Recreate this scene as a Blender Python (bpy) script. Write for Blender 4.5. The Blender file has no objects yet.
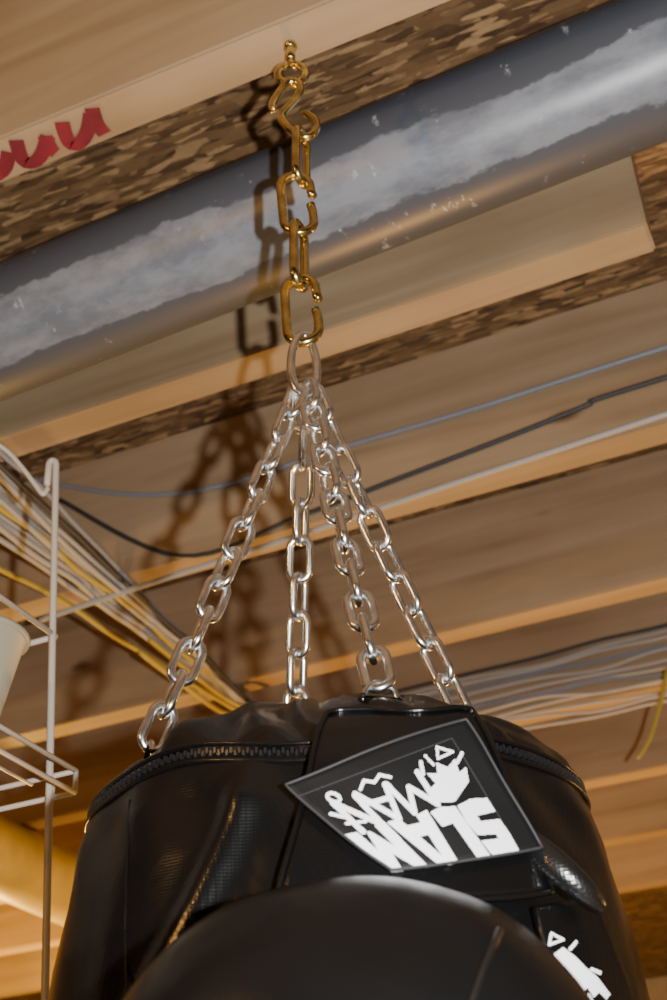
import bpy, bmesh, math, random
from mathutils import Vector, Matrix, noise
from mathutils.bvhtree import BVHTree
random.seed(7)
S = bpy.context.scene
COL = S.collection
PI = math.pi
# ------------------------------------------------------------------ camera
F = 1338.0
EL = math.radians(33.1); YAW = math.radians(22.6); ROLL = math.radians(3.1)
CAM = Vector((0, 0, 1.2))
FH = Vector((-math.sin(YAW), math.cos(YAW), 0))
RH = Vector((math.cos(YAW), math.sin(YAW), 0))
W = FH * math.cos(EL) + Vector((0, 0, math.sin(EL)))
U0 = Vector((0, 0, math.cos(EL))) - FH * math.sin(EL)
RR = RH * math.cos(ROLL) - U0 * math.sin(ROLL)
UU = U0 * math.cos(ROLL) + RH * math.sin(ROLL)
cd = bpy.data.cameras.new('camera'); cam = bpy.data.objects.new('camera', cd); COL.objects.link(cam)
m = Matrix.Identity(4)
for i in range(3):
    m[i][0] = RR[i]; m[i][1] = UU[i]; m[i][2] = -W[i]; m[i][3] = CAM[i]
cam.matrix_world = m
cd.sensor_fit = 'VERTICAL'; cd.sensor_height = 23.6; cd.lens = 23.6 * F / 1000
cd.clip_start = .02
cd.dof.use_dof = True; cd.dof.focus_distance = .98; cd.dof.aperture_fstop = 7.1
S.camera = cam

def ray(x, y):
    return (RR * ((x - 333.5) / F) + UU * ((500 - y) / F) + W)
def at_z(x, y, z):
    d = ray(x, y); return CAM + d * ((z - CAM.z) / d.z)
def at_y(x, y, Y):
    d = ray(x, y); return CAM + d * (Y / d.y)
def at_hd(x, y, D):
    d = ray(x, y); return CAM + d * (D / math.hypot(d.x, d.y))

# ------------------------------------------------------------------ materials
def newmat(name):
    M = bpy.data.materials.new(name); M.use_nodes = True
    return M, M.node_tree.nodes, M.node_tree.links, M.node_tree.nodes['Principled BSDF']
def simple(name, col, rough=.5, metal=0, bump=0, bscale=200, var=0, vscale=20):
    M, N, L, B = newmat(name)
    B.inputs['Base Color'].default_value = (*col, 1); B.inputs['Roughness'].default_value = rough
    B.inputs['Metallic'].default_value = metal
    tc = N.new('ShaderNodeTexCoord')
    if var:
        n = N.new('ShaderNodeTexNoise'); n.inputs['Scale'].default_value = vscale; n.inputs['Detail'].default_value = 4
        L.new(tc.outputs['Object'], n.inputs['Vector'])
        r = N.new('ShaderNodeValToRGB')
        r.color_ramp.elements[0].position = .35; r.color_ramp.elements[1].position = .7
        r.color_ramp.elements[0].color = (*[c * (1 - var) for c in col], 1)
        r.color_ramp.elements[1].color = (*[min(1, c * (1 + var)) for c in col], 1)
        L.new(n.outputs['Fac'], r.inputs['Fac']); L.new(r.outputs['Color'], B.inputs['Base Color'])
    if bump:
        n2 = N.new('ShaderNodeTexNoise'); n2.inputs['Scale'].default_value = bscale
        L.new(tc.outputs['Object'], n2.inputs['Vector'])
        b = N.new('ShaderNodeBump'); b.inputs['Strength'].default_value = bump; b.inputs['Distance'].default_value = .002
        L.new(n2.outputs['Fac'], b.inputs['Height']); L.new(b.outputs['Normal'], B.inputs['Normal'])
    return M
def wood(name, c1, c2, c3):
    M, N, L, B = newmat(name)
    tc = N.new('ShaderNodeTexCoord')
    oi = N.new('ShaderNodeObjectInfo')
    ov = N.new('ShaderNodeVectorMath'); ov.operation = 'ADD'
    sc = N.new('ShaderNodeMath'); sc.operation = 'MULTIPLY'; sc.inputs[1].default_value = 30
    L.new(oi.outputs['Random'], sc.inputs[0]); L.new(tc.outputs['Object'], ov.inputs[0]); L.new(sc.outputs[0], ov.inputs[1])
    mp = N.new('ShaderNodeMapping'); mp.inputs['Scale'].default_value = (.6, 8, 8)
    L.new(ov.outputs['Vector'], mp.inputs['Vector'])
    n = N.new('ShaderNodeTexNoise'); n.inputs['Scale'].default_value = 2.2; n.inputs['Detail'].default_value = 5
    n.inputs['Distortion'].default_value = 1.0
    L.new(mp.outputs['Vector'], n.inputs['Vector'])
    r = N.new('ShaderNodeValToRGB'); e = r.color_ramp.elements
    e[0].position = .25; e[0].color = (*c1, 1); e[1].position = .76; e[1].color = (*c3, 1)
    k = e.new(.48); k.color = (*c2, 1)
    L.new(n.outputs['Fac'], r.inputs['Fac'])
    n3 = N.new('ShaderNodeTexNoise'); n3.inputs['Scale'].default_value = 3; n3.inputs['Detail'].default_value = 3
    L.new(ov.outputs['Vector'], n3.inputs['Vector'])
    mp2 = N.new('ShaderNodeMapping'); mp2.inputs['Scale'].default_value = (1.6, 3.6, 3.6)
    L.new(ov.outputs['Vector'], mp2.inputs['Vector'])
    v = N.new('ShaderNodeTexVoronoi'); v.inputs['Scale'].default_value = 1.9
    L.new(mp2.outputs['Vector'], v.inputs['Vector'])
    r2 = N.new('ShaderNodeValToRGB'); r2.color_ramp.elements[0].position = .03; r2.color_ramp.elements[1].position = .10
    r2.color_ramp.elements[0].color = (.32, .2, .12, 1); r2.color_ramp.elements[1].color = (1, 1, 1, 1)
    L.new(v.outputs['Distance'], r2.inputs['Fac'])
    mx = N.new('ShaderNodeMix'); mx.data_type = 'RGBA'; mx.blend_type = 'MULTIPLY'; mx.inputs[0].default_value = .85
    L.new(r.outputs['Color'], mx.inputs[6]); L.new(r2.outputs['Color'], mx.inputs[7])
    r3 = N.new('ShaderNodeValToRGB'); r3.color_ramp.elements[0].position = .3; r3.color_ramp.elements[1].position = .65
    r3.color_ramp.elements[0].color = (.72, .66, .6, 1); r3.color_ramp.elements[1].color = (1, 1, 1, 1)
    L.new(n3.outputs['Fac'], r3.inputs['Fac'])
    mx2 = N.new('ShaderNodeMix'); mx2.data_type = 'RGBA'; mx2.blend_type = 'MULTIPLY'; mx2.inputs[0].default_value = .6
    L.new(mx.outputs[2], mx2.inputs[6]); L.new(r3.outputs['Color'], mx2.inputs[7])
    L.new(mx2.outputs[2], B.inputs['Base Color'])
    B.inputs['Roughness'].default_value = .65
    b = N.new('ShaderNodeBump'); b.inputs['Strength'].default_value = .1; b.inputs['Distance'].default_value = .002
    L.new(n.outputs['Fac'], b.inputs['Height']); L.new(b.outputs['Normal'], B.inputs['Normal'])
    return M
def osb(name):
    M, N, L, B = newmat(name)
    tc = N.new('ShaderNodeTexCoord')
    outs = []
    for ang, sc in ((.7, (16, 84, 20)), (-.8, (18, 92, 20)), (1.7, (16, 80, 20)), (.15, (17, 86, 20)), (-1.3, (18, 98, 20)), (1.1, (22, 112, 20)), (-.3, (20, 104, 20)), (.4, (21, 118, 20))):
        mp = N.new('ShaderNodeMapping'); mp.inputs['Rotation'].default_value = (0, 0, ang); mp.inputs['Scale'].default_value = sc
        L.new(tc.outputs['Object'], mp.inputs['Vector'])
        v = N.new('ShaderNodeTexVoronoi'); v.inputs['Scale'].default_value = 1.2; v.inputs['Randomness'].default_value = .9
        L.new(mp.outputs['Vector'], v.inputs['Vector'])
        sp = N.new('ShaderNodeSeparateColor'); L.new(v.outputs['Color'], sp.inputs['Color'])
        outs.append(sp)
    prev = outs[0].outputs['Green']
    for k in range(1, 8):
        st = N.new('ShaderNodeMath'); st.operation = 'GREATER_THAN'; st.inputs[1].default_value = .70
        L.new(outs[k].outputs['Red'], st.inputs[0])
        a = N.new('ShaderNodeMix'); a.data_type = 'FLOAT'
        L.new(st.outputs[0], a.inputs[0]); L.new(prev, a.inputs[2]); L.new(outs[k].outputs['Green'], a.inputs[3]); prev = a.outputs[0]
    n5 = N.new('ShaderNodeTexNoise'); n5.inputs['Scale'].default_value = 70; n5.inputs['Detail'].default_value = 5
    L.new(tc.outputs['Object'], n5.inputs['Vector'])
    ad = N.new('ShaderNodeMath'); ad.operation = 'MULTIPLY_ADD'; ad.inputs[1].default_value = .35; ad.inputs[2].default_value = -.17
    L.new(n5.outputs['Fac'], ad.inputs[0])
    ad2 = N.new('ShaderNodeMath'); ad2.operation = 'ADD'; L.new(prev, ad2.inputs[0]); L.new(ad.outputs[0], ad2.inputs[1])
    r = N.new('ShaderNodeValToRGB'); e = r.color_ramp.elements
    e[0].position = .0; e[0].color = (.055, .027, .012, 1); e[1].position = 1; e[1].color = (.42, .265, .125, 1)
    k = e.new(.3); k.color = (.125, .068, .028, 1); k = e.new(.75); k.color = (.205, .118, .050, 1)
    L.new(ad2.outputs[0], r.inputs['Fac']); L.new(r.outputs['Color'], B.inputs['Base Color'])
    B.inputs['Roughness'].default_value = .7
    b = N.new('ShaderNodeBump'); b.inputs['Strength'].default_value = .3; b.inputs['Distance'].default_value = .002
    L.new(prev, b.inputs['Height']); L.new(b.outputs['Normal'], B.inputs['Normal'])
    return M
def pipe_mat(name):
    M, N, L, B = newmat(name)
    tc = N.new('ShaderNodeTexCoord')
    mp = N.new('ShaderNodeMapping'); mp.inputs['Scale'].default_value = (.8, 1.7, 1.7)
    L.new(tc.outputs['Object'], mp.inputs['Vector'])
    n = N.new('ShaderNodeTexNoise'); n.inputs['Scale'].default_value = 5; n.inputs['Detail'].default_value = 10; n.inputs['Roughness'].default_value = .68
    L.new(mp.outputs['Vector'], n.inputs['Vector'])
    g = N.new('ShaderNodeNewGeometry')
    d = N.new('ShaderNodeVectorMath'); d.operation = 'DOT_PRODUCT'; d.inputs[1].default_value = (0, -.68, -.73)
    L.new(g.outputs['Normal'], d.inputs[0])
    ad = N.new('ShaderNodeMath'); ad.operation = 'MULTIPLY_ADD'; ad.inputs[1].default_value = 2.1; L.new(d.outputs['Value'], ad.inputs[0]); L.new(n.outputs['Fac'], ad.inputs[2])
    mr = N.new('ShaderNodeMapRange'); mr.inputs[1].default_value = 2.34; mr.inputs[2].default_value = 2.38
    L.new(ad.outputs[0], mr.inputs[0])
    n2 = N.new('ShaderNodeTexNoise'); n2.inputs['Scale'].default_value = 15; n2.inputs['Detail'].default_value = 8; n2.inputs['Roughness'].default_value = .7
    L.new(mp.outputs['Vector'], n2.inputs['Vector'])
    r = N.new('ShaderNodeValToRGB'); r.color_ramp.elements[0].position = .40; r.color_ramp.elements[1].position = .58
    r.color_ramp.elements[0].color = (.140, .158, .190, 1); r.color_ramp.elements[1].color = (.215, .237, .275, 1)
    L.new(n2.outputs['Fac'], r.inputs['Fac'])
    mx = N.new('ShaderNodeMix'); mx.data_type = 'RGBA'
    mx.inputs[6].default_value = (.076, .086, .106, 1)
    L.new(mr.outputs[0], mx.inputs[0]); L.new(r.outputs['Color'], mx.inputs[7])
    mp3 = N.new('ShaderNodeMapping'); mp3.inputs['Scale'].default_value = (9, 5, 5); mp3.inputs['Rotation'].default_value = (.5, 0, .7)
    L.new(tc.outputs['Object'], mp3.inputs['Vector'])
    n4 = N.new('ShaderNodeTexNoise'); n4.inputs['Scale'].default_value = 4.2; n4.inputs['Detail'].default_value = 8; n4.inputs['Roughness'].default_value = .75
    L.new(mp3.outputs['Vector'], n4.inputs['Vector'])
    m4 = N.new('ShaderNodeMapRange'); m4.inputs[1].default_value = .63; m4.inputs[2].default_value = .66
    L.new(n4.outputs['Fac'], m4.inputs[0])
    mx4 = N.new('ShaderNodeMix'); mx4.data_type = 'RGBA'; mx4.inputs[7].default_value = (.36, .39, .44, 1)
    L.new(m4.outputs[0], mx4.inputs[0]); L.new(mx.outputs[2], mx4.inputs[6])
    L.new(mx4.outputs[2], B.inputs['Base Color'])
    B.inputs['Roughness'].default_value = .38
    return M
def vinyl(name, base=.004, rough=.3, weave=420, strength=.25, crease=.35, spec=.5):
    M, N, L, B = newmat(name)
    B.inputs['Base Color'].default_value = (base, base, base * 1.05, 1)
    B.inputs['Roughness'].default_value = rough; B.inputs['Specular IOR Level'].default_value = spec
    tc = N.new('ShaderNodeTexCoord')
    v = N.new('ShaderNodeTexVoronoi'); v.inputs['Scale'].default_value = weave; v.inputs['Randomness'].default_value = .1
    L.new(tc.outputs['Object'], v.inputs['Vector'])
    n = N.new('ShaderNodeTexNoise'); n.inputs['Scale'].default_value = 11; n.inputs['Detail'].default_value = 3
    L.new(tc.outputs['Object'], n.inputs['Vector'])
    b = N.new('ShaderNodeBump'); b.inputs['Strength'].default_value = strength; b.inputs['Distance'].default_value = .0006
    L.new(v.outputs['Distance'], b.inputs['Height'])
    b2 = N.new('ShaderNodeBump'); b2.inputs['Strength'].default_value = crease; b2.inputs['Distance'].default_value = .012
    L.new(n.outputs['Fac'], b2.inputs['Height']); L.new(b.outputs['Normal'], b2.inputs['Normal'])
    L.new(b2.outputs['Normal'], B.inputs['Normal'])
    return M
M_WOOD = wood('pine', (.285, .195, .108), (.38, .275, .163), (.455, .345, .22))
M_OSB = osb('strand_board')
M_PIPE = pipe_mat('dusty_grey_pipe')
M_VINYL = vinyl('black_vinyl', .0026, .24, 520, .26, .25, .5)
M_FOLD = vinyl('glossy_black_vinyl', .0035, .30, 480, .4, .05, 1.0)
M_PAD = vinyl('black_pad_vinyl', .0024, .29, 700, .14, .35, .32)
M_NYLON = vinyl('black_nylon', .004, .6, 800, .4, .1, .25)
M_ZIP = simple('black_zipper', (.008, .008, .009), .3)
M_GREYT = simple('grey_thread', (.018, .018, .02), .7)
M_WHITEP = simple('white_print', (.82, .83, .87), .6)
M_STEEL = simple('zinc_steel', (.80, .82, .84), .25, 1, var=.2, vscale=70)
M_BRASS = simple('brassy_zinc', (.66, .52, .22), .20, 1, var=.34, vscale=70)
M_RED = simple('red_marker', (.165, .006, .020), .75, 0, 0, 200, .3, 25)
M_WCABLE = simple('white_cable', (.42, .41, .39), .5)
M_GCABLE = simple('grey_cable', (.24, .26, .31), .5)
M_KCABLE = simple('black_cable', (.04, .04, .045), .5)
M_YCABLE = simple('yellow_cable', (.46, .35, .06), .5)
M_RACK = simple('white_coated_wire', (.46, .41, .34), .4)
M_TUB = simple('beige_plastic', (.29, .27, .20), .45)
M_DUCT = simple('yellow_duct', (.62, .50, .15), .45, 0, var=.2, vscale=8)
M_CONC = simple('concrete', (.30, .28, .26), .85, 0, .4, 40, .25, 5)
M_WALL = simple('block_wall', (.32, .27, .22), .85, 0, .4, 30, .2, 4)

# ------------------------------------------------------------------ helpers
def obj(name, bm, mat, parent=None, smooth=True):
    me = bpy.data.meshes.new(name)
    bmesh.ops.recalc_face_normals(bm, faces=bm.faces[:])
    bm.to_mesh(me); bm.free()
    if smooth:
        for p in me.polygons: p.use_smooth = True
    me.materials.append(mat)
    o = bpy.data.objects.new(name, me); COL.objects.link(o)
    if parent:
        o.parent = parent
        o.matrix_parent_inverse = Matrix.Translation(-parent.location)
    return o
def tag(o, label, cat, group=None, kind=None):
    if kind: o['kind'] = kind
    if label: o['label'] = label
    if cat: o['category'] = cat
    if group: o['group'] = group
    return o
def thing(name, loc, label, cat, group=None):
    o = bpy.data.objects.new(name, None); COL.objects.link(o); o.location = loc; o.empty_display_size = .05
    return tag(o, label, cat, group)
def box(bm, lo, hi, bev=0):
    r = bmesh.ops.create_cube(bm, size=1)
    for v in r['verts']:
        v.co = Vector([(lo[i] + hi[i]) / 2 + v.co[i] * (hi[i] - lo[i]) for i in range(3)])
    if bev:
        es = list({e for v in r['verts'] for e in v.link_edges})
        bmesh.ops.bevel(bm, geom=es, offset=bev, segments=2, affect='EDGES')
def tube(bm, pts, rad, closed=False, seg=10):
    pts = [Vector(p) for p in pts]; n = len(pts)
    rads = rad if isinstance(rad, (list, tuple)) else [rad] * n
    T = []
    for i in range(n):
        if closed: t = pts[(i + 1) % n] - pts[i - 1]
        else: t = pts[min(i + 1, n - 1)] - pts[max(i - 1, 0)]
        T.append(t.normalized())
    a = T[0].orthogonal().normalized(); rings = []
    for i in range(n):
        a = (a - T[i] * a.dot(T[i])).normalized(); b = T[i].cross(a)
        rings.append([bm.verts.new(pts[i] + (a * math.cos(2 * PI * k / seg) + b * math.sin(2 * PI * k / seg)) * rads[i]) for k in range(seg)])
    for i in range(n if closed else n - 1):
        p, q = rings[i], rings[(i + 1) % n]
        off = 0
        if closed and i == n - 1:
            off = min(range(seg), key=lambda o: sum((p[k].co - q[(k + o) % seg].co).length for k in range(seg)))
        for k in range(seg):
            bm.faces.new((p[k], p[(k + 1) % seg], q[(k + 1 + off) % seg], q[(k + off) % seg]))
    if not closed:
        for rg, s in ((rings[0], -1), (rings[-1], 1)):
            c = bm.verts.new(sum((v.co for v in rg), Vector()) / seg + T[0 if s < 0 else -1] * s * rads[0] * .5)
            for k in range(seg): bm.faces.new((rg[k], rg[(k + 1) % seg], c))
def smooth_path(P, n=8):
    P = [Vector(p) for p in P]; out = []
    for i in range(len(P) - 1):
        p0 = P[max(i - 1, 0)]; p1 = P[i]; p2 = P[i + 1]; p3 = P[min(i + 2, len(P) - 1)]
        for k in range(n):
            t = k / n
            out.append(.5 * ((2 * p1) + (p2 - p0) * t + (2 * p0 - 5 * p1 + 4 * p2 - p3) * t * t + (3 * p1 - p0 - 3 * p2 + p3) * t ** 3))
    out.append(P[-1]); return out

# ------------------------------------------------------------------ calibration points
AX = at_hd(305, 390, .895)                       # chain axis
zb = at_hd(290, 45, .895).z                      # underside of the joists
JD = .262; TH = .056
zs = zb + JD
farY = [at_z(300, y, zb).y for y in (63, 367, 545, 680)]
step = (farY[3] - farY[0]) / 3
for k in range(4): farY.append(farY[3] + step * (k + 1))

# ------------------------------------------------------------------ room shell
X0, X1, Y0, Y1 = -5.5, 3.2, -.6, 6.2
bm = bmesh.new(); box(bm, (X0, Y0, -.1), (X1, Y1, 0)); tag(obj('floor', bm, M_CONC, smooth=False), None, None, kind='structure')
bm = bmesh.new(); box(bm, (X0, Y0, zs - .001), (X1, Y1, zs + .02)); tag(obj('ceiling', bm, M_OSB, smooth=False), None, None, kind='structure')
bm = bmesh.new(); box(bm, (X0, Y1, 0), (X1, Y1 + .1, zs)); tag(obj('wall_back', bm, M_WALL, smooth=False), None, None, kind='structure')
bm = bmesh.new(); box(bm, (X0 - .1, Y0, 0), (X0, Y1, zs)); tag(obj('wall_left', bm, M_WALL, smooth=False), None, None, kind='structure')
bm = bmesh.new(); box(bm, (X1, Y0, 0), (X1 + .1, Y1, zs)); tag(obj('wall_right', bm, M_WALL, smooth=False), None, None, kind='structure')

# ------------------------------------------------------------------ joists
ORD = ['', '', 'third', 'fourth', 'fifth', 'sixth', 'seventh', 'eighth']
joists = []
for i, yf in enumerate(farY):
    x1 = X1 - .002
    if i == 1: x1 = at_z(656, 250, zb).x
    mid = Vector(((X0 + x1) / 2, yf - TH / 2, zb + JD / 2))
    bm = bmesh.new(); box(bm, (X0 + .002, yf - TH, zb), (x1, yf, zs - .001), .003)
    bmesh.ops.translate(bm, verts=bm.verts[:], vec=-mid)
    if i == 0: lab = 'pine floor joist nearest the camera, with the screw hook and red marker scrawl'
    elif i == 1: lab = 'pine joist behind the grey pipe, its sawn end showing at right'
    elif i == 2: lab = 'pine joist with three thin cables stapled along its face'
    elif i == 4: lab = 'pine joist carrying the bundle of white cables above the bag'
    else: lab = ORD[i] + ' pine floor joist counting away from the one with the hook'
    o = obj('floor_joist', bm, M_WOOD, smooth=False); o.location = mid
    tag(o, lab, 'joist', 'floor joists overhead'); joists.append(o)
def ribbon(bm, pts, w, nrm):
    pts = [Vector(p) for p in pts]; L_ = []; R_ = []
    for i, p in enumerate(pts):
        t = (pts[min(i + 1, len(pts) - 1)] - pts[max(i - 1, 0)]).normalized(); s = t.cross(nrm).normalized() * w / 2
        L_.append(bm.verts.new(p - s)); R_.append(bm.verts.new(p + s))
    for i in range(len(pts) - 1): bm.faces.new((L_[i], R_[i], R_[i + 1], L_[i + 1]))
bm = bmesh.new()
for j, st_ in enumerate(([(-14, 180), (-4, 176), (5, 168), (9, 152)], [(16, 140), (20, 154), (26, 163), (36, 161), (43, 152), (48, 136)], [(45, 136), (51, 149), (56, 153)],
           [(62, 122), (66, 136), (72, 145), (81, 142), (88, 130), (91, 114)], [(92, 108), (97, 124), (105, 134)])):
    pts = smooth_path([at_z(x, y, zb - .0012 - .00015 * j) for x, y in st_], 3)
    ribbon(bm, pts, .0165, Vector((0, 0, -1)))
jm = obj('marker_scrawl', bm, M_RED, None, smooth=False); jm.parent = joists[0]; jm.matrix_parent_inverse = Matrix.Translation(-joists[0].location)
jm['label'] = 'red marker scrawl'

# ------------------------------------------------------------------ pipe, falling gently to the left
PR = .083
pc = at_hd(333, 193, 1.15)
pL = at_y(0, 333, pc.y); pR = at_y(620, 80, pc.y)
pd = (pR - pL).normalized()
bm = bmesh.new()
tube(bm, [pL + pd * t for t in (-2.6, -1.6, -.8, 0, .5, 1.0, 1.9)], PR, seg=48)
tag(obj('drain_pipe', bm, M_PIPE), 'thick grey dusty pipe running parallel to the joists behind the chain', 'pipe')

# ------------------------------------------------------------------ cables
def cable(pts, r, mat, label, group=None, cat='cable'):
    bm = bmesh.new(); tube(bm, smooth_path(pts, 8), r, seg=8)
    return tag(obj('cable', bm, mat), label, cat, group)
y3 = farY[2] - TH
cable([at_y(x, y, y3 - .006) for x, y in ((760, 318), (667, 347), (560, 381), (470, 410), (340, 448), (200, 490), (90, 490), (-60, 455))], .0040, M_GCABLE,
      'uppermost pale bluish cable along the joist face behind the chains')
cable([at_y(x, y, y3 - .006) for x, y in ((760, 347), (667, 377), (594, 400), (585, 406), (500, 440), (400, 478), (300, 516), (180, 556), (60, 500))], .0042, M_KCABLE,
      'dark sagging cable between two pale ones on the joist face')
cable([at_y(x, y, y3 - .006) for x, y in ((760, 385), (667, 414), (560, 449), (440, 488), (300, 535), (160, 580), (40, 620))], .0048, M_WCABLE,
      'lowest white cable along the joist face behind the chains')
GL_ = 'white cables crossing under the joists at left'
run = [((0, 446), (238, 688), M_GCABLE, 'grey cable at upper edge of the run crossing under joists at left'),
       ((0, 462), (242, 694), M_KCABLE, 'black cable in the run crossing under joists at left'),
       ((0, 503), (250, 707), M_YCABLE, 'thin yellow cable inside the run crossing under joists at left'),
       ((0, 566), (262, 722), M_YCABLE, 'yellow cable at lower edge of the run crossing under joists at left')]
for k in range(9):
    y0 = 470 + k * 8.5 + random.uniform(-3, 3)
    run.append(((0, y0), (240 + (y0 - 450) * .10 + random.uniform(-4, 4), 694 + (y0 - 450) * .16), M_WCABLE, None))
for k, (a, b, mt, lab) in enumerate(run):
    zz = zb - .008 - .012 * (k % 3)
    p, q = at_z(*a, zz), at_z(*b, zz); d = q - p
    pts = []
    for j in range(-3, 12):
        pp = p + d * (j / 8); pp.z += random.uniform(-.006, .001); pp.x += random.uniform(-.006, .006)
        if pp.y < Y1 - .1: pts.append(pp)
    cable(pts, .0046, mt, lab or 'white cable in the run crossing under the joists at left', None if lab else GL_)
for k, (pts2, lab) in enumerate((([(150, 640), (195, 676), (228, 700), (250, 709), (268, 706), (290, 716)], 'upper yellow slack cable just behind the bag top at left'),
                              ([(140, 652), (190, 690), (222, 712), (246, 718), (264, 712), (300, 726)], 'lower yellow slack cable just behind the bag top at left'))):
    cable([at_z(x, y, zb - .045 - .012 * k) for x, y in pts2], .0050, M_YCABLE, lab)
y5 = farY[4] - TH
for k in range(13):
    oy = k * 4.6
    pts = []
    for x in (300, 400, 470, 540, 600, 660, 740, 820):
        yy = 718 - (x - 400) * (.250 - .007 * k) + oy - 26 + random.uniform(-3, 3) * (1 + .06 * k)
        pts.append(at_y(x, yy, y5 - .008 - .012 * (k % 3)))
    mt = M_KCABLE if k == 0 else (M_GCABLE if k in (3, 7) else M_WCABLE)
    lab = {0: 'black cable on top of the bundle right of the bag', 3: 'grey cable in the bundle right of the bag', 7: 'grey cable in the bundle right of the bag'}.get(k, 'white cable in the loose bundle right of the bag')
    cable(pts, .0039, mt, lab, {0: None, 3: 'grey cables in the bundle right of the bag', 7: 'grey cables in the bundle right of the bag'}.get(k, 'white cables in the bundle right of the bag'))
cable([at_hd(x, y, 2.45) for x, y in ((668, 668), (660, 705), (650, 738), (638, 758))], .0040, M_YCABLE, 'short yellow cable end dangling at the right edge')

# duct at lower left
dp = at_z(22, 868, zb - .09)
bm = bmesh.new(); tube(bm, [(dp.x, y, dp.z) for y in (dp.y - .5, dp.y, dp.y + 1, 6.0)], .086, seg=28)
tag(obj('duct', bm, M_DUCT), 'yellowish round duct beneath the joists at lower left', 'duct')

# ------------------------------------------------------------------ wire rack
top = at_hd(56, 465, 1.25); bot = at_hd(45, 1000, 1.25)
dv = (bot - top); foot = top + dv * (top.z / (top.z - bot.z)); foot.z = 0
rack = thing('wire_rack', foot, 'white coated wire rack standing at left edge', 'rack')
def pz(z):
    t = (top.z - z) / (top.z - foot.z); return top.lerp(foot, t)
LX, LY = -.42, -.36
r_ = .0037
arch = [top + RH * (-.004 + .004 * math.cos(a)) + Vector((0, 0, .006 * math.sin(a))) for a in [PI * j / 10 for j in range(11)]]
arch.append(arch[-1] + Vector((0, 0, -.026)))
bm = bmesh.new(); tube(bm, [foot + Vector((0, 0, .001)), pz(.7), pz(1.4), top] + arch[1:], r_, seg=10); obj('post', bm, M_RACK, rack)
bm = bmesh.new(); tube(bm, smooth_path([at_hd(x, y, 1.245) for x, y in ((-40, 415), (-12, 438), (8, 452), (24, 470), (36, 486), (43, 494), (48, 488))], 6), .0028, seg=8); obj('curved_rail', bm, M_RACK, rack)
for ox, oy in ((LX, 0), (0, LY), (LX, LY)):
    o_ = Vector((ox, oy, 0)); bm = bmesh.new()
    tube(bm, [foot + o_ + Vector((0, 0, .001)), pz(1.4) + o_, top + o_], r_, seg=10); obj('post', bm, M_RACK, rack)
def shelf(zc, lip, name):
    c = pz(zc); bm = bmesh.new()
    xr = c.x + lip; xl = c.x + LX - .02; yn = c.y + LY - .02; yf = c.y + .006
    rr = .0026 if lip else .0030
    for z in ((zc, zc - .022) if lip else (zc,)):
        tube(bm, [(xl, yf, z), (xr, yf, z)], rr, seg=8); tube(bm, [(xl, yn, z), (xr, yn, z)], rr, seg=8)
        tube(bm, [(xr, yf, z), (xr, yn, z)], rr, seg=8); tube(bm, [(xl, yf, z), (xl, yn, z)], rr, seg=8)
    x = xr - .05
    while x > xl:
        tube(bm, [(x, yn, zc - .004), (x, yf, zc - .004)], .0016, seg=6); x -= .05
    if lip:
        for x in (xr, c.x, c.x - .2, xl): tube(bm, [(x, yf, zc), (x, yf, zc - .022)], .0026, seg=8)
    obj(name, bm, M_RACK, rack)
shelf(at_hd(52, 634, 1.25).z, 0.0, 'shelf')
zsh = at_hd(48, 774, 1.25).z
shelf(zsh, .026, 'shelf')

# tub on the rack
tc_ = at_z(-36, 730, zsh + .003)
tub = thing('plastic_tub', tc_, 'beige tapered plastic tub sitting on the wire rack', 'tub')
bm = bmesh.new(); TS = .84
prof = [(0, .001), (.030, .001), (.033, .004), (.055, .105), (.058, .105), (.0585, .112), (.055, .113), (.052, .105), (.030, .007), (0, .007)]
prof = [(a * TS, b * TS) for a, b in prof]
n = 36; rings = []
for r, z in prof:
    if r == 0: rings.append([bm.verts.new(tc_ + Vector((0, 0, z)))])
    else: rings.append([bm.verts.new(tc_ + Vector((r * math.cos(2 * PI * k / n), r * math.sin(2 * PI * k / n), z))) for k in range(n)])
for a, b in zip(rings, rings[1:]):
    for k in range(n):
        if len(a) == 1: bm.faces.new((a[0], b[k], b[(k + 1) % n]))
        elif len(b) == 1: bm.faces.new((a[k], a[(k + 1) % n], b[0]))
        else: bm.faces.new((a[k], a[(k + 1) % n], b[(k + 1) % n], b[k]))
obj('body', bm, M_TUB, tub)
bm = bmesh.new(); tube(bm, [tc_ + Vector((.0575 * TS * math.cos(2 * PI * k / 36), .0575 * TS * math.sin(2 * PI * k / 36), .109 * TS)) for k in range(36)], .0035, True, 8); obj('rim', bm, M_TUB, tub)

# ------------------------------------------------------------------ heavy bag
BC = Vector((AX.x, AX.y, 0)) + RH * .010
ZS = CAM.z + .320
def nth_(th): return (th + PI) % (2 * PI) - PI
def seam_z(th):   # th measured from facing-the-camera direction
    t = nth_(th)
    return ZS - .012 * math.cos(th) + .002 * math.sin(3 * th + 1) - .008 * math.exp(-((t + .05) / .33) ** 2) + .006 * math.exp(-((t + .6) / .3) ** 2)
def bdir(th): return (-FH) * math.cos(th) + RH * math.sin(th)
def on_cyl(x, y, R=.179):
    d = ray(x, y); o2 = CAM - BC; a = d.x ** 2 + d.y ** 2; b = o2.x * d.x + o2.y * d.y; c = o2.x ** 2 + o2.y ** 2 - R * R
    disc = max(0, b * b - a * c); t = (-b - math.sqrt(disc)) / a; p = CAM + d * t
    v = p - BC; th = math.atan2(v.dot(RH), -v.dot(FH)); return th, p.z - seam_z(th)
la = on_cyl(240, 792); lb = on_cyl(196, 925)
body_prof = [(.168, 0), (.1705, -.008), (.175, -.03), (.181, -.06), (.187, -.10), (.191, -.15), (.193, -.22), (.193, -.35), (.191, -.55), (.188, -.72), (.180, -.77), (.15, -.79), (0, -.795)]
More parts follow.
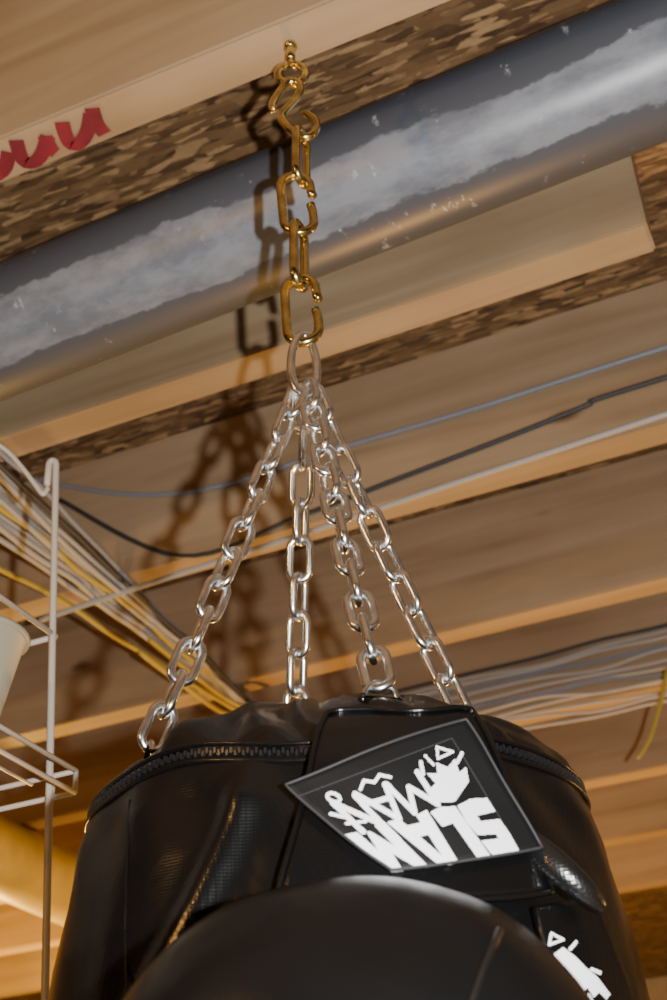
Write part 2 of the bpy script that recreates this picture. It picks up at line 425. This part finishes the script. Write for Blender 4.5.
top_prof = [(.168, 0), (.165, .006), (.157, .016), (.143, .028), (.122, .042), (.095, .056), (.06, .070), (.03, .077), (0, .079)]
def dens(prof, k):
    out = []
    for (a, b), (c, d) in zip(prof, prof[1:]):
        kk = k if abs(b - d) < .12 else k * 2
        for j in range(kk): out.append((a + (c - a) * j / kk, b + (d - b) * j / kk))
    out.append(prof[-1]); return out
BODYP = dens(body_prof, 9); TOPP = dens(top_prof, 7)
def G(x, s): return math.exp(-(x / s) ** 2)
def disp(th, dz, r, top):
    d = bdir(th); t = nth_(th)
    if top:
        f = min(1, dz / .010)
        w = .008 * noise.noise(Vector((d.x * 3.5, d.y * 3.5, r * 14))) + .004 * noise.noise(Vector((d.x * 8 + 3, d.y * 8, r * 16)))
        for c0, s0, am in ((-1.2, .09, .005), (-.72, .09, .006), (-.46, .07, -.004), (-.30, .06, .006), (-.14, .06, -.005), (.30, .07, .006), (.62, .07, .006), (.84, .06, -.005), (1.1, .08, .006)):
            w += am * G(t - c0 - 4 * (r - .15), s0) * G(r - .140, .032)
        w *= min(1, r / .05)
        return w * f
    f = min(1, -dz / .03)
    w = .0025 * noise.noise(Vector((d.x * 3, d.y * 3, dz * 4))) + .0008 * noise.noise(Vector((d.x * 8, d.y * 8, dz * 9)))
    s = min(1.6, max(-.3, (dz - la[1]) / (lb[1] - la[1])))
    c1 = la[0] + (lb[0] - la[0]) * s * (.6 + .4 * max(0, s))
    w += .0070 * G(t - c1, .060)
    w += .003 * math.sin(14 * t + 30 * dz) * G(dz + .025, .03)
    return w * f
def revolve(prof, top, nth=288):
    bm = bmesh.new(); rings = []
    for r, dz in prof:
        if r < 1e-5: rings.append([bm.verts.new(BC + Vector((0, 0, (ZS if top else seam_z(PI / 2)) + dz)))]); continue
        rg = []
        for k in range(nth):
            th = 2 * PI * k / nth; d = bdir(th); w = disp(th, dz, r, top)
            q = min(1, r / .16) if top else 1
            z = seam_z(th) * q + ZS * (1 - q) + dz
            if top: rg.append(bm.verts.new(BC + d * (r + w * .4) + Vector((0, 0, z + w))))
            else: rg.append(bm.verts.new(BC + d * (r + w) + Vector((0, 0, z))))
        rings.append(rg)
    for a, b in zip(rings, rings[1:]):
        for k in range(nth):
            if len(b) == 1: bm.faces.new((a[k], a[(k + 1) % nth], b[0]))
            else: bm.faces.new((a[k], a[(k + 1) % nth], b[(k + 1) % nth], b[k]))
    return bm
bag = thing('punching_bag', BC + Vector((0, 0, ZS - .81)), 'black vinyl heavy punching bag with zipped top hanging from four chains', 'punching bag')
b1 = revolve(BODYP, False); b2 = revolve(TOPP, True)
bmc = bmesh.new()
def merge(dst, src):
    mp = {v: dst.verts.new(v.co) for v in src.verts}
    for f in src.faces: dst.faces.new([mp[v] for v in f.verts])
merge(bmc, b1); merge(bmc, b2); bmesh.ops.recalc_face_normals(bmc, faces=bmc.faces[:])
bmc.normal_update()
BV = BVHTree.FromBMesh(bmc)
def top_at(p):
    loc, nr, idx, dist = BV.ray_cast(Vector((p.x, p.y, ZS + .4)), Vector((0, 0, -1)))
    return loc.z
obj('body', b1, M_VINYL, bag); obj('top_cover', b2, M_VINYL, bag)
def hit(x, y, off):
    d = ray(x, y).normalized()
    loc, nr, idx, dist = BV.ray_cast(CAM, d)
    if loc is None:
        p = CAM + d * .85
        loc, nr, idx, dist = BV.find_nearest(p)
    if nr.dot(d) > 0: nr = -nr
    nn = (nr * .45 - d * .55).normalized()
    return loc + nn * off
# zipper
bm = bmesh.new(); bt = bmesh.new(); NT = 400
for dz, rr in ((.0050, .1682), (-.0062, .1702)):
    tube(bm, [BC + bdir(2 * PI * k / 160) * (rr + .0006) + Vector((0, 0, seam_z(2 * PI * k / 160) + dz)) for k in range(160)], .0016, True, 8)
zp = obj('zipper', bm, M_VINYL, bag)
for k in range(NT):
    th = 2 * PI * (k + .5) / NT; d = bdir(th); tg = Vector((0, 0, 1)).cross(d)
    c = BC + d * .1694 + Vector((0, 0, seam_z(th) - .0006 + (.0008 if k % 2 else -.0008)))
    r0 = bmesh.ops.create_cube(bt, size=1)
    for v in r0['verts']:
        q = v.co.copy(); v.co = c + tg * q.x * .0017 + d * q.y * .0026 + Vector((0, 0, 1)) * q.z * .0034
obj('zipper_teeth', bt, M_ZIP, zp, smooth=False)
for line in ([(130, 800), (128, 840), (126, 900), (126, 960), (128, 1010)],):
    bm = bmesh.new(); tube(bm, smooth_path([hit(x, y, .0002) for x, y in line], 6), .0009, seg=6); obj('panel_seam', bm, M_VINYL, bag)
def quad(q, u, v):
    (d, c, b, a) = [Vector(p) for p in q]
    return d.lerp(c, u).lerp(a.lerp(b, u), v)
def rnd(u, v, p=9):
    x, y = 2 * u - 1, 2 * v - 1; mxx = max(abs(x), abs(y))
    if mxx < 1e-6: return u, v
    qn = (abs(x) ** p + abs(y) ** p) ** (1 / p); k = mxx / qn
    k = 1 - (1 - k) * mxx ** 4
    return x * k / 2 + .5, y * k / 2 + .5
def sheet(q, off, thick, nu=24, nv=22, bulge=0, rp=None, relax=6):
    bm = bmesh.new(); G_ = []; H = []
    for i in range(nu + 1):
        ra = []; rb = []
        for j in range(nv + 1):
            u, v = i / nu, j / nv
            e = off + bulge * math.sin(PI * u) * math.sin(PI * v)
            if rp: u, v = rnd(u, v, rp)
            p = quad(q, u, v)
            ra.append(bm.verts.new(hit(p.x, p.y, e))); rb.append(bm.verts.new(hit(p.x, p.y, e - thick)))
        G_.append(ra); H.append(rb)
    for _ in range(relax):
        for A in (G_, H):
            new = {}
            for i in range(nu + 1):
                for j in range(nv + 1):
                    inner = 0 < i < nu and 0 < j < nv
                    nbk = ((1, 0), (-1, 0), (0, 1), (0, -1)) if inner else (((1, 0), (-1, 0)) if 0 < i < nu else (((0, 1), (0, -1)) if 0 < j < nv else ()))
                    nb = [A[i + a][j + b].co for a, b in nbk]
                    if nb: new[(i, j)] = A[i][j].co * .5 + sum(nb, Vector()) / len(nb) * .5
            for (i, j), c in new.items(): A[i][j].co = c
    for i in range(nu):
        for j in range(nv):
            bm.faces.new((G_[i][j], G_[i + 1][j], G_[i + 1][j + 1], G_[i][j + 1]))
            bm.faces.new((H[i][j], H[i][j + 1], H[i + 1][j + 1], H[i + 1][j]))
    loop = [G_[i][0].co.copy() for i in range(nu)] + [G_[nu][j].co.copy() for j in range(nv)] + [G_[i][nv].co.copy() for i in range(nu, 0, -1)] + [G_[0][j].co.copy() for j in range(nv, 0, -1)]
    for i in range(nu):
        bm.faces.new((G_[i][0], H[i][0], H[i + 1][0], G_[i + 1][0])); bm.faces.new((G_[i][nv], G_[i + 1][nv], H[i + 1][nv], H[i][nv]))
    for j in range(nv):
        bm.faces.new((G_[0][j], G_[0][j + 1], H[0][j + 1], H[0][j])); bm.faces.new((G_[nu][j], H[nu][j], H[nu][j + 1], G_[nu][j + 1]))
    return bm, loop
FQ = [(276, 915), (548, 900), (470, 719), (324, 724)]
fb, floop = sheet(FQ, .016, .012, rp=24)
obj('strap_flap', fb, M_VINYL, bag)
bm = bmesh.new(); tube(bm, floop, .0018, True, 8); obj('flap_piping', bm, M_VINYL, bag)
PQ = [(389, 881), (532, 858), (458, 728), (280, 797)]
pb, ploop = sheet(PQ, .024, .009, rp=22, relax=24)
bmt = pb.copy(); bmesh.ops.recalc_face_normals(bmt, faces=bmt.faces[:]); PBV = BVHTree.FromBMesh(bmt)
patch = obj('logo_patch', pb, M_NYLON, bag); patch['label'] = 'black nylon patch with white upside-down lettering'
bm = bmesh.new(); tube(bm, ploop, .0009, True, 8); obj('patch_binding', bm, M_GREYT, patch)
# glossy vinyl roll shaped to catch a flash glint, between patch and side strap, standing off the bag towards its lower end
rp_ = ((500, 812, .0), (524, 838, .010), (546, 858, .024), (566, 876, .036), (584, 892, .043), (600, 908, .044))
roll = smooth_path([hit(x, y, .001) - ray(x, y).normalized() * e for x, y, e in rp_], 6)
rl = len(roll); bm = bmesh.new(); tube(bm, roll, [.0088 * (.30 + .70 * math.sin(PI * (i + .5) / rl) ** .7) for i in range(rl)], seg=20)
obj('glint_fold', bm, M_FOLD, bag)
def phit(x, y, off=.0006, tree=None):
    d = ray(x, y).normalized()
    loc, nr, idx, dist = (tree or PBV).ray_cast(CAM, d)
    if loc is None:
        loc, nr, idx, dist = (tree or PBV).find_nearest(CAM + d * .74)
    return loc - d * off
# printed shapes: filled outlines, rasterised to a fine grid that follows the cloth
def inside(poly, x, y):
    c = False; j = len(poly) - 1
    for i in range(len(poly)):
        (xi, yi), (xj, yj) = poly[i], poly[j]
        if (yi > y) != (yj > y) and x < (xj - xi) * (y - yi) / (yj - yi) + xi: c = not c
        j = i
    return c
def print_mesh(q, polys, sts, tree, off, h=.65):
    P = [[quad(q, u, v) for u, v in p] for p in polys]
    Sg = []
    for w, st in sts:
        L_ = [quad(q, u, v) for u, v in st]
        Sg += [(a, b, w / 2) for a, b in zip(L_, L_[1:])]
    allp = [p for k in P for p in k] + [a for s in Sg for a in s[:2]]
    x0 = min(p.x for p in allp) - 8; x1 = max(p.x for p in allp) + 8; y0 = min(p.y for p in allp) - 8; y1 = max(p.y for p in allp) + 8
    PT = [[(p.x, p.y) for p in k] for k in P]
    bm = bmesh.new(); V = {}
    def vert(i, j):
        if (i, j) not in V: V[(i, j)] = bm.verts.new(phit(x0 + i * h, y0 + j * h, off, tree))
        return V[(i, j)]
    for i in range(int((x1 - x0) / h)):
        for j in range(int((y1 - y0) / h)):
            x = x0 + (i + .5) * h; y = y0 + (j + .5) * h; ok = any(inside(k, x, y) for k in PT)
            if not ok:
                for a, b, r in Sg:
                    ab = b - a; t = max(0, min(1, ((x - a.x) * ab.x + (y - a.y) * ab.y) / max(1e-9, ab.length_squared)))
                    if (x - a.x - ab.x * t) ** 2 + (y - a.y - ab.y * t) ** 2 < r * r: ok = True; break
            if ok: bm.faces.new((vert(i, j), vert(i + 1, j), vert(i + 1, j + 1), vert(i, j + 1)))
    return bm
# outlines with (0,0) at the letter's lower left, read the right way up
LET = {'S': [[(.02, .03), (.50, -.03), (.98, .02), (1.04, .34), (.98, .60), (.40, .65), (.40, .74), (1.0, .71), (.94, 1.04), (.45, .99), (.0, 1.03), (-.03, .70), (.02, .42), (.62, .38), (.62, .27), (.0, .28)]],
       'L': [[(.0, .02), (.55, -.04), (1.0, .0), (.98, .31), (.50, .29), (.56, 1.05), (.28, 1.0), (-.02, 1.04)]],
       'A': [[(.0, -.06), (.24, 1.02), (.55, 1.05), (.30, -.02)], [(.70, -.05), (.45, 1.02), (.76, 1.0), (1.0, -.04)], [(.12, .14), (.88, .12), (.84, .38), (.16, .39)]],
       'M': [[(.0, -.07), (.01, 1.02), (.28, 1.0), (.50, .58), (.72, 1.04), (.99, 1.0), (1.0, -.04), (.73, -.02), (.73, .46), (.54, .02), (.46, .05), (.28, .46), (.27, -.05)]]}
sl = []; t0 = .055
for ch, cw in (('S', .19), ('L', .15), ('A', .25), ('M', .25)):
    for pl_ in LET[ch]: sl.append([(1 - (t0 + a * cw), .495 + (.07 - .495) * b) for a, b in pl_])
    t0 += cw + .010
obj('lettering', print_mesh(PQ, sl, [], PBV, .0008), M_WHITEP, patch)
GT = {'M': [[(0, -.15), (.08, 1.0), (.5, .2), (.9, 1.05), (1, -.1)]], 'A': [[(-.03, -.12), (.45, 1.1), (1.03, -.15)], [(.15, .34), (.90, .30)]], 'N': [[(.02, -.1), (.06, 1.12), (.92, -.12), (.98, 1.18)]]}
mn = []; t0 = .32
for ch, cw in (('M', .185), ('A', .16), ('N', .14)):
    for s_ in GT[ch]: mn.append((5.2, [(1 - (t0 + a * cw), .775 + (.535 - .775) * b) for a, b in s_]))
    t0 += cw + .012
mn += [(3.4, [(.21 + .028 * math.cos(a), .84 + .045 * math.sin(a)) for a in [2 * PI * k / 10 for k in range(11)]])]
mn += [(3.2, [(.36, .83), (.41, .885), (.45, .845), (.50, .885), (.54, .84)]), (3.4, [(.12, .72), (.17, .65), (.18, .78)]), (3, [(.14, .60), (.24, .57)])]
obj('thin_lettering', print_mesh(PQ, [], mn, PBV, .0011), M_WHITEP, patch)
em_p = [[(.68, .55), (.76, .52), (.90, .63), (.93, .73), (.88, .71), (.90, .81), (.84, .77), (.80, .83), (.77, .75), (.72, .78), (.73, .69), (.68, .66)]]
em = [(2.6, [(.82, .85), (.85, .93), (.91, .86), (.82, .85)]), (3.6, [(.70, .78), (.73, .87)]), (3.6, [(.90, .78), (.95, .83)]), (2.6, [(.78, .82), (.77, .90)])]
obj('emblem', print_mesh(PQ, em_p, em, PBV, .0014), M_WHITEP, patch)
obj('stitching', print_mesh(PQ, [], [(1.2, [(.05, .03), (.95, .03), (.945, .95), (.055, .95), (.05, .03)])], PBV, .0005), M_GREYT, patch)
# side strap with a second print
SQ = [(556, 1030), (634, 1030), (586, 901), (528, 910)]
sb, _ = sheet(SQ, .014, .010, relax=14)
bmt2 = sb.copy(); bmesh.ops.recalc_face_normals(bmt2, faces=bmt2.faces[:]); SBV = BVHTree.FromBMesh(bmt2)
ss = obj('side_strap', sb, M_VINYL, bag)
sp_p = [[(.13, .58), (.26, .63), (.40, .67), (.54, .59), (.64, .50), (.76, .42), (.86, .28), (.78, .24), (.72, .30), (.62, .26), (.58, .34), (.48, .30), (.44, .40), (.34, .38), (.32, .47), (.20, .46), (.22, .52)],
        [(.50, .20), (.66, .22), (.90, .17), (.84, .09), (.62, .10)]]
sp = [(2.6, [(.20, .70), (.28, .79), (.44, .73), (.20, .70)]), (3.4, [(.50, .65), (.62, .70)]), (3.6, [(.72, .48), (.82, .45)]), (3, [(.56, .28), (.60, .18)])]
obj('side_print', print_mesh(SQ, sp_p, sp, SBV, .001), M_WHITEP, ss)
# rounded front pad
pcn = at_hd(358, 1132, .645)
bm = bmesh.new(); bmesh.ops.create_uvsphere(bm, u_segments=128, v_segments=80, radius=1)
for v in bm.verts:
    c = v.co.copy(); fwd = c.y
    k = 1 + .25 * max(0, fwd)
    p = RH * c.x * .122 * k + FH * c.y * (.15 if fwd > 0 else .108) + Vector((0, 0, 1)) * c.z * .108 * (1 + .06 * max(0, fwd))
    p += p.normalized() * (.006 * noise.noise(p * 9 + Vector((1, 2, 3))) + .0020 * noise.noise(p * 26))
    v.co = pcn + p
bmp = bm.copy(); bmp.normal_update(); QBV = BVHTree.FromBMesh(bmp)
pad = obj('front_pad', bm, M_PAD, bag); pad['label'] = 'rounded black padded lobe'
bm = bmesh.new()
pts = [phit(x, y, .0006, QBV) for x, y in ((500, 930), (492, 948), (482, 972), (472, 1000), (464, 1020))]
tube(bm, smooth_path(pts, 5), .0018, seg=6); obj('pad_seam', bm, M_FOLD, pad)

# ------------------------------------------------------------------ chains
def link_mesh(name, Lc, wc, wr, mat, gap=None):
    bm = bmesh.new(); R_ = wc / 2; a = (Lc - wc) / 2; pts = []
    for k in range(13): t = PI * k / 12; pts.append((R_ * math.cos(t), 0, a + R_ * math.sin(t)))
    for k in range(1, 4): pts.append((-R_, 0, a - 2 * a * k / 4))
    for k in range(13): t = PI + PI * k / 12; pts.append((R_ * math.cos(t), 0, -a + R_ * math.sin(t)))
    if gap is None:
        for k in range(1, 4): pts.append((R_, 0, -a + 2 * a * k / 4))
        tube(bm, pts, wr, True, 12)
    else:
        pts.insert(0, (R_ * 1.02, 0, a - gap[0] * .5)); pts.insert(0, (R_ * 1.10, 0, a - gap[0])); pts.append((R_ * 1.0, 0, -a + gap[1] * .5)); pts.append((R_ * .90, 0, -a + gap[1]))
        tube(bm, pts, wr, False, 12)
    me_o = obj(name, bm, mat); me = me_o.data; bpy.data.objects.remove(me_o)
    return me
def put(name, me, parent, pos, t, s):
    t = t.normalized(); s = (s - t * s.dot(t)).normalized(); y = t.cross(s)
    M4 = Matrix.Identity(4)
    for i in range(3): M4[i][0] = s[i]; M4[i][1] = y[i]; M4[i][2] = t[i]
    M4.translation = pos - parent.location
    o = bpy.data.objects.new(name, me); COL.objects.link(o); o.parent = parent; o.matrix_basis = M4
    return o
Zc = lambda h: Vector((AX.x, AX.y, CAM.z + h))
UPV = Vector((0, 0, 1))
hs = thing('screw_hook', Zc(1.09), 'brassy screw eye driven into the underside of the nearest joist', 'screw hook')
zbh = zb - CAM.z
bm = bmesh.new(); ey = zbh - .040
lp = [Zc(ey) + RH * .014 * math.sin(a) + FH * .004 + UPV * .015 * math.cos(a) for a in [2 * PI * k / 20 * .93 for k in range(21)]]
tube(bm, [Zc(zbh + .03), Zc(zbh - .012), Zc(ey + .015 + .004)] , .0046, seg=10); obj('shank', bm, M_BRASS, hs)
bm = bmesh.new(); tube(bm, lp, .0044, seg=10); obj('eye', bm, M_BRASS, hs)
bm = bmesh.new(); tube(bm, [Zc(zbh - .0005), Zc(zbh - .004)], .007, seg=16); obj('collar', bm, M_BRASS, hs)
sh_c = 1.041
hk = [(-.020, .006), (-.021, .018), (-.012, .036), (-.004, .046), (.006, .045), (.008, .035), (.002, .022), (-.010, .002), (-.012, -.010), (-.004, -.028), (.008, -.038), (.018, -.036), (.023, -.026), (.021, -.014), (.012, -.002)]
pts = smooth_path([Zc(sh_c) + RH * a * .95 + UPV * b + FH * .003 * math.sin(b * 60) for a, b in hk], 6)
bm = bmesh.new(); tube(bm, pts, .0042, seg=10)
tag(obj('open_hook', bm, M_BRASS), 'brassy open hook between the screw eye and the chain', 'hook')
upper = thing('hanging_chain', Zc(1.0), 'brassy chain of large links, some pried open, in front of the pipe', 'chain')
LB = link_mesh('link', .067, .024, .0043, M_BRASS); LO = link_mesh('link', .074, .028, .0043, M_BRASS, (.014, .021)); LC = link_mesh('link', .073, .023, .0044, M_BRASS)
h = sh_c - .038
seq = [(LB, .067, 68, 4), (LO, .074, 4, -5), (LC, .073, 68, 3), (LO, .074, -6, -3)]
for me, Lc, ang, lean in seq:
    c = h + .0082 - Lc / 2
    a = math.radians(ang); t = (UPV + RH * math.sin(math.radians(lean)) * .5).normalized()
    put('link', me, upper, Zc(c) + RH * (.006 if me is LB else 0), t, RH * math.cos(a) + FH * math.sin(a)); h = c - Lc / 2
ring = thing('gathering_link', Zc(h - .025), 'large silver oval link gathering the four bag chains', 'chain link')
# egg-oval ring: bowed sides rather than straight bars
bm = bmesh.new()
tube(bm, [(.0118 * math.cos(a) * (1 - .10 * math.sin(a)), 0, .033 * math.sin(a)) for a in [2 * PI * k / 40 for k in range(40)]], .0038, True, 12)
_o = obj('ring', bm, M_STEEL); LS = _o.data; bpy.data.objects.remove(_o)
c = h + .0078 - .033
put('ring', LS, ring, Zc(c), UPV + RH * .03, RH * .92 + FH * .38); h = c - .033
ATT = {'left': (-.126, .034), 'front': (.032, .118), 'right': (.106, -.030), 'back': (-.036, -.122)}
LABS = {'left': 'silver chain slanting down to the left shoulder of the bag', 'front': 'silver chain to the front of the bag, passing before the back one',
        'right': 'silver chain slanting down to the right shoulder of the bag', 'back': 'silver chain going straight down behind the top of the bag'}
sleg = link_mesh('link', .0352, .0168, .0033, M_STEEL)
offs = {'left': -.005, 'back': -.001, 'front': .002, 'right': .005}
for nm, (ax_, cy_) in ATT.items():
    th = math.atan2(ax_, cy_)
    p1 = BC + RH * ax_ - FH * cy_; p1.z = top_at(p1) + .009
    p0 = Zc(h + .0065) + RH * offs[nm] - FH * cy_ * .04
    t = (p1 - p0); Ltot = t.length; t.normalize(); n = round(Ltot / .0297); pitch = Ltot / n
    ch = thing('bag_chain', p0, LABS[nm], 'chain', 'four chains holding the bag')
    base = {'left': 30, 'front': 60, 'right': 35, 'back': 5}[nm]
    sag = .004
    for i in range(n):
        f = (i + .5) / n
        c = p0 + (p1 - p0) * f - UPV * sag * math.sin(PI * f)
        tt = (t - UPV * sag * PI * math.cos(PI * f) / Ltot).normalized()
        a = math.radians(base + (90 if i % 2 else 0) + random.uniform(-14, 14) + 3 * i)
        s0 = (RH - tt * RH.dot(tt)).normalized(); s1 = tt.cross(s0)
        put('link', sleg, ch, c, tt, s0 * math.cos(a) + s1 * math.sin(a))
    bm = bmesh.new(); s0 = bdir(th)
    tube(bm, [p1 + UPV * (-.010 + .011 * math.cos(a)) + UPV.cross(s0) * .011 * math.sin(a) for a in [2 * PI * k / 20 for k in range(20)]], .0022, True, 8)
    obj('d_ring', bm, M_STEEL, bag)
    bm = bmesh.new(); c = p1.copy(); c.z -= .016; tg = UPV.cross(s0)
    r0 = bmesh.ops.create_cube(bm, size=1)
    for v in r0['verts']:
        q = v.co.copy(); v.co = c + tg * q.x * .024 + s0 * q.y * .006 + UPV * q.z * .010
    bmesh.ops.bevel(bm, geom=bm.edges[:], offset=.002, segments=2, affect='EDGES')
    obj('webbing_loop', bm, M_NYLON, bag)

# ------------------------------------------------------------------ lights
def lamp(name, loc, e, col, size, typ='POINT'):
    l = bpy.data.lights.new(name, typ); l.energy = e; l.color = col; l.shadow_soft_size = size
    o = bpy.data.objects.new(name, l); COL.objects.link(o); o.location = loc; return o
lamp('camera_flash', CAM + RR * .115 + UU * .03 - W * .02, 112, (1, .99, .97), .009)
lamp('bulb', Vector((-2.6, 3.2, 1.72)), 110, (1, .54, .10), .06)
lamp('bulb', Vector((1.1, 3.5, 1.72)), 30, (1, .54, .11), .06)
# unseen fill lamp added low behind the bag: it reaches the undersides of the joists but not their near faces
lamp('low_warm_fill', Vector((-.7, 2.9, .85)), 95, (1, .50, .12), .06)
# a bare bulb behind the camera at left, mirrored by the vinyl
thm, dzm = on_cyl(218, 862); n0_ = bdir(thm)
p0_ = BC + n0_ * .18; p0_.z = dzm + seam_z(thm)
d0 = (p0_ - CAM).normalized()
rf = d0 - n0_ * 2 * d0.dot(n0_)
pl = p0_ + rf * 1.3
lamp('bulb', pl, 24, (1, .50, .14), .04)
wd = bpy.data.worlds.new('world'); S.world = wd; wd.use_nodes = True
wd.node_tree.nodes['Background'].inputs[0].default_value = (.08, .06, .045, 1); wd.node_tree.nodes['Background'].inputs[1].default_value = .12
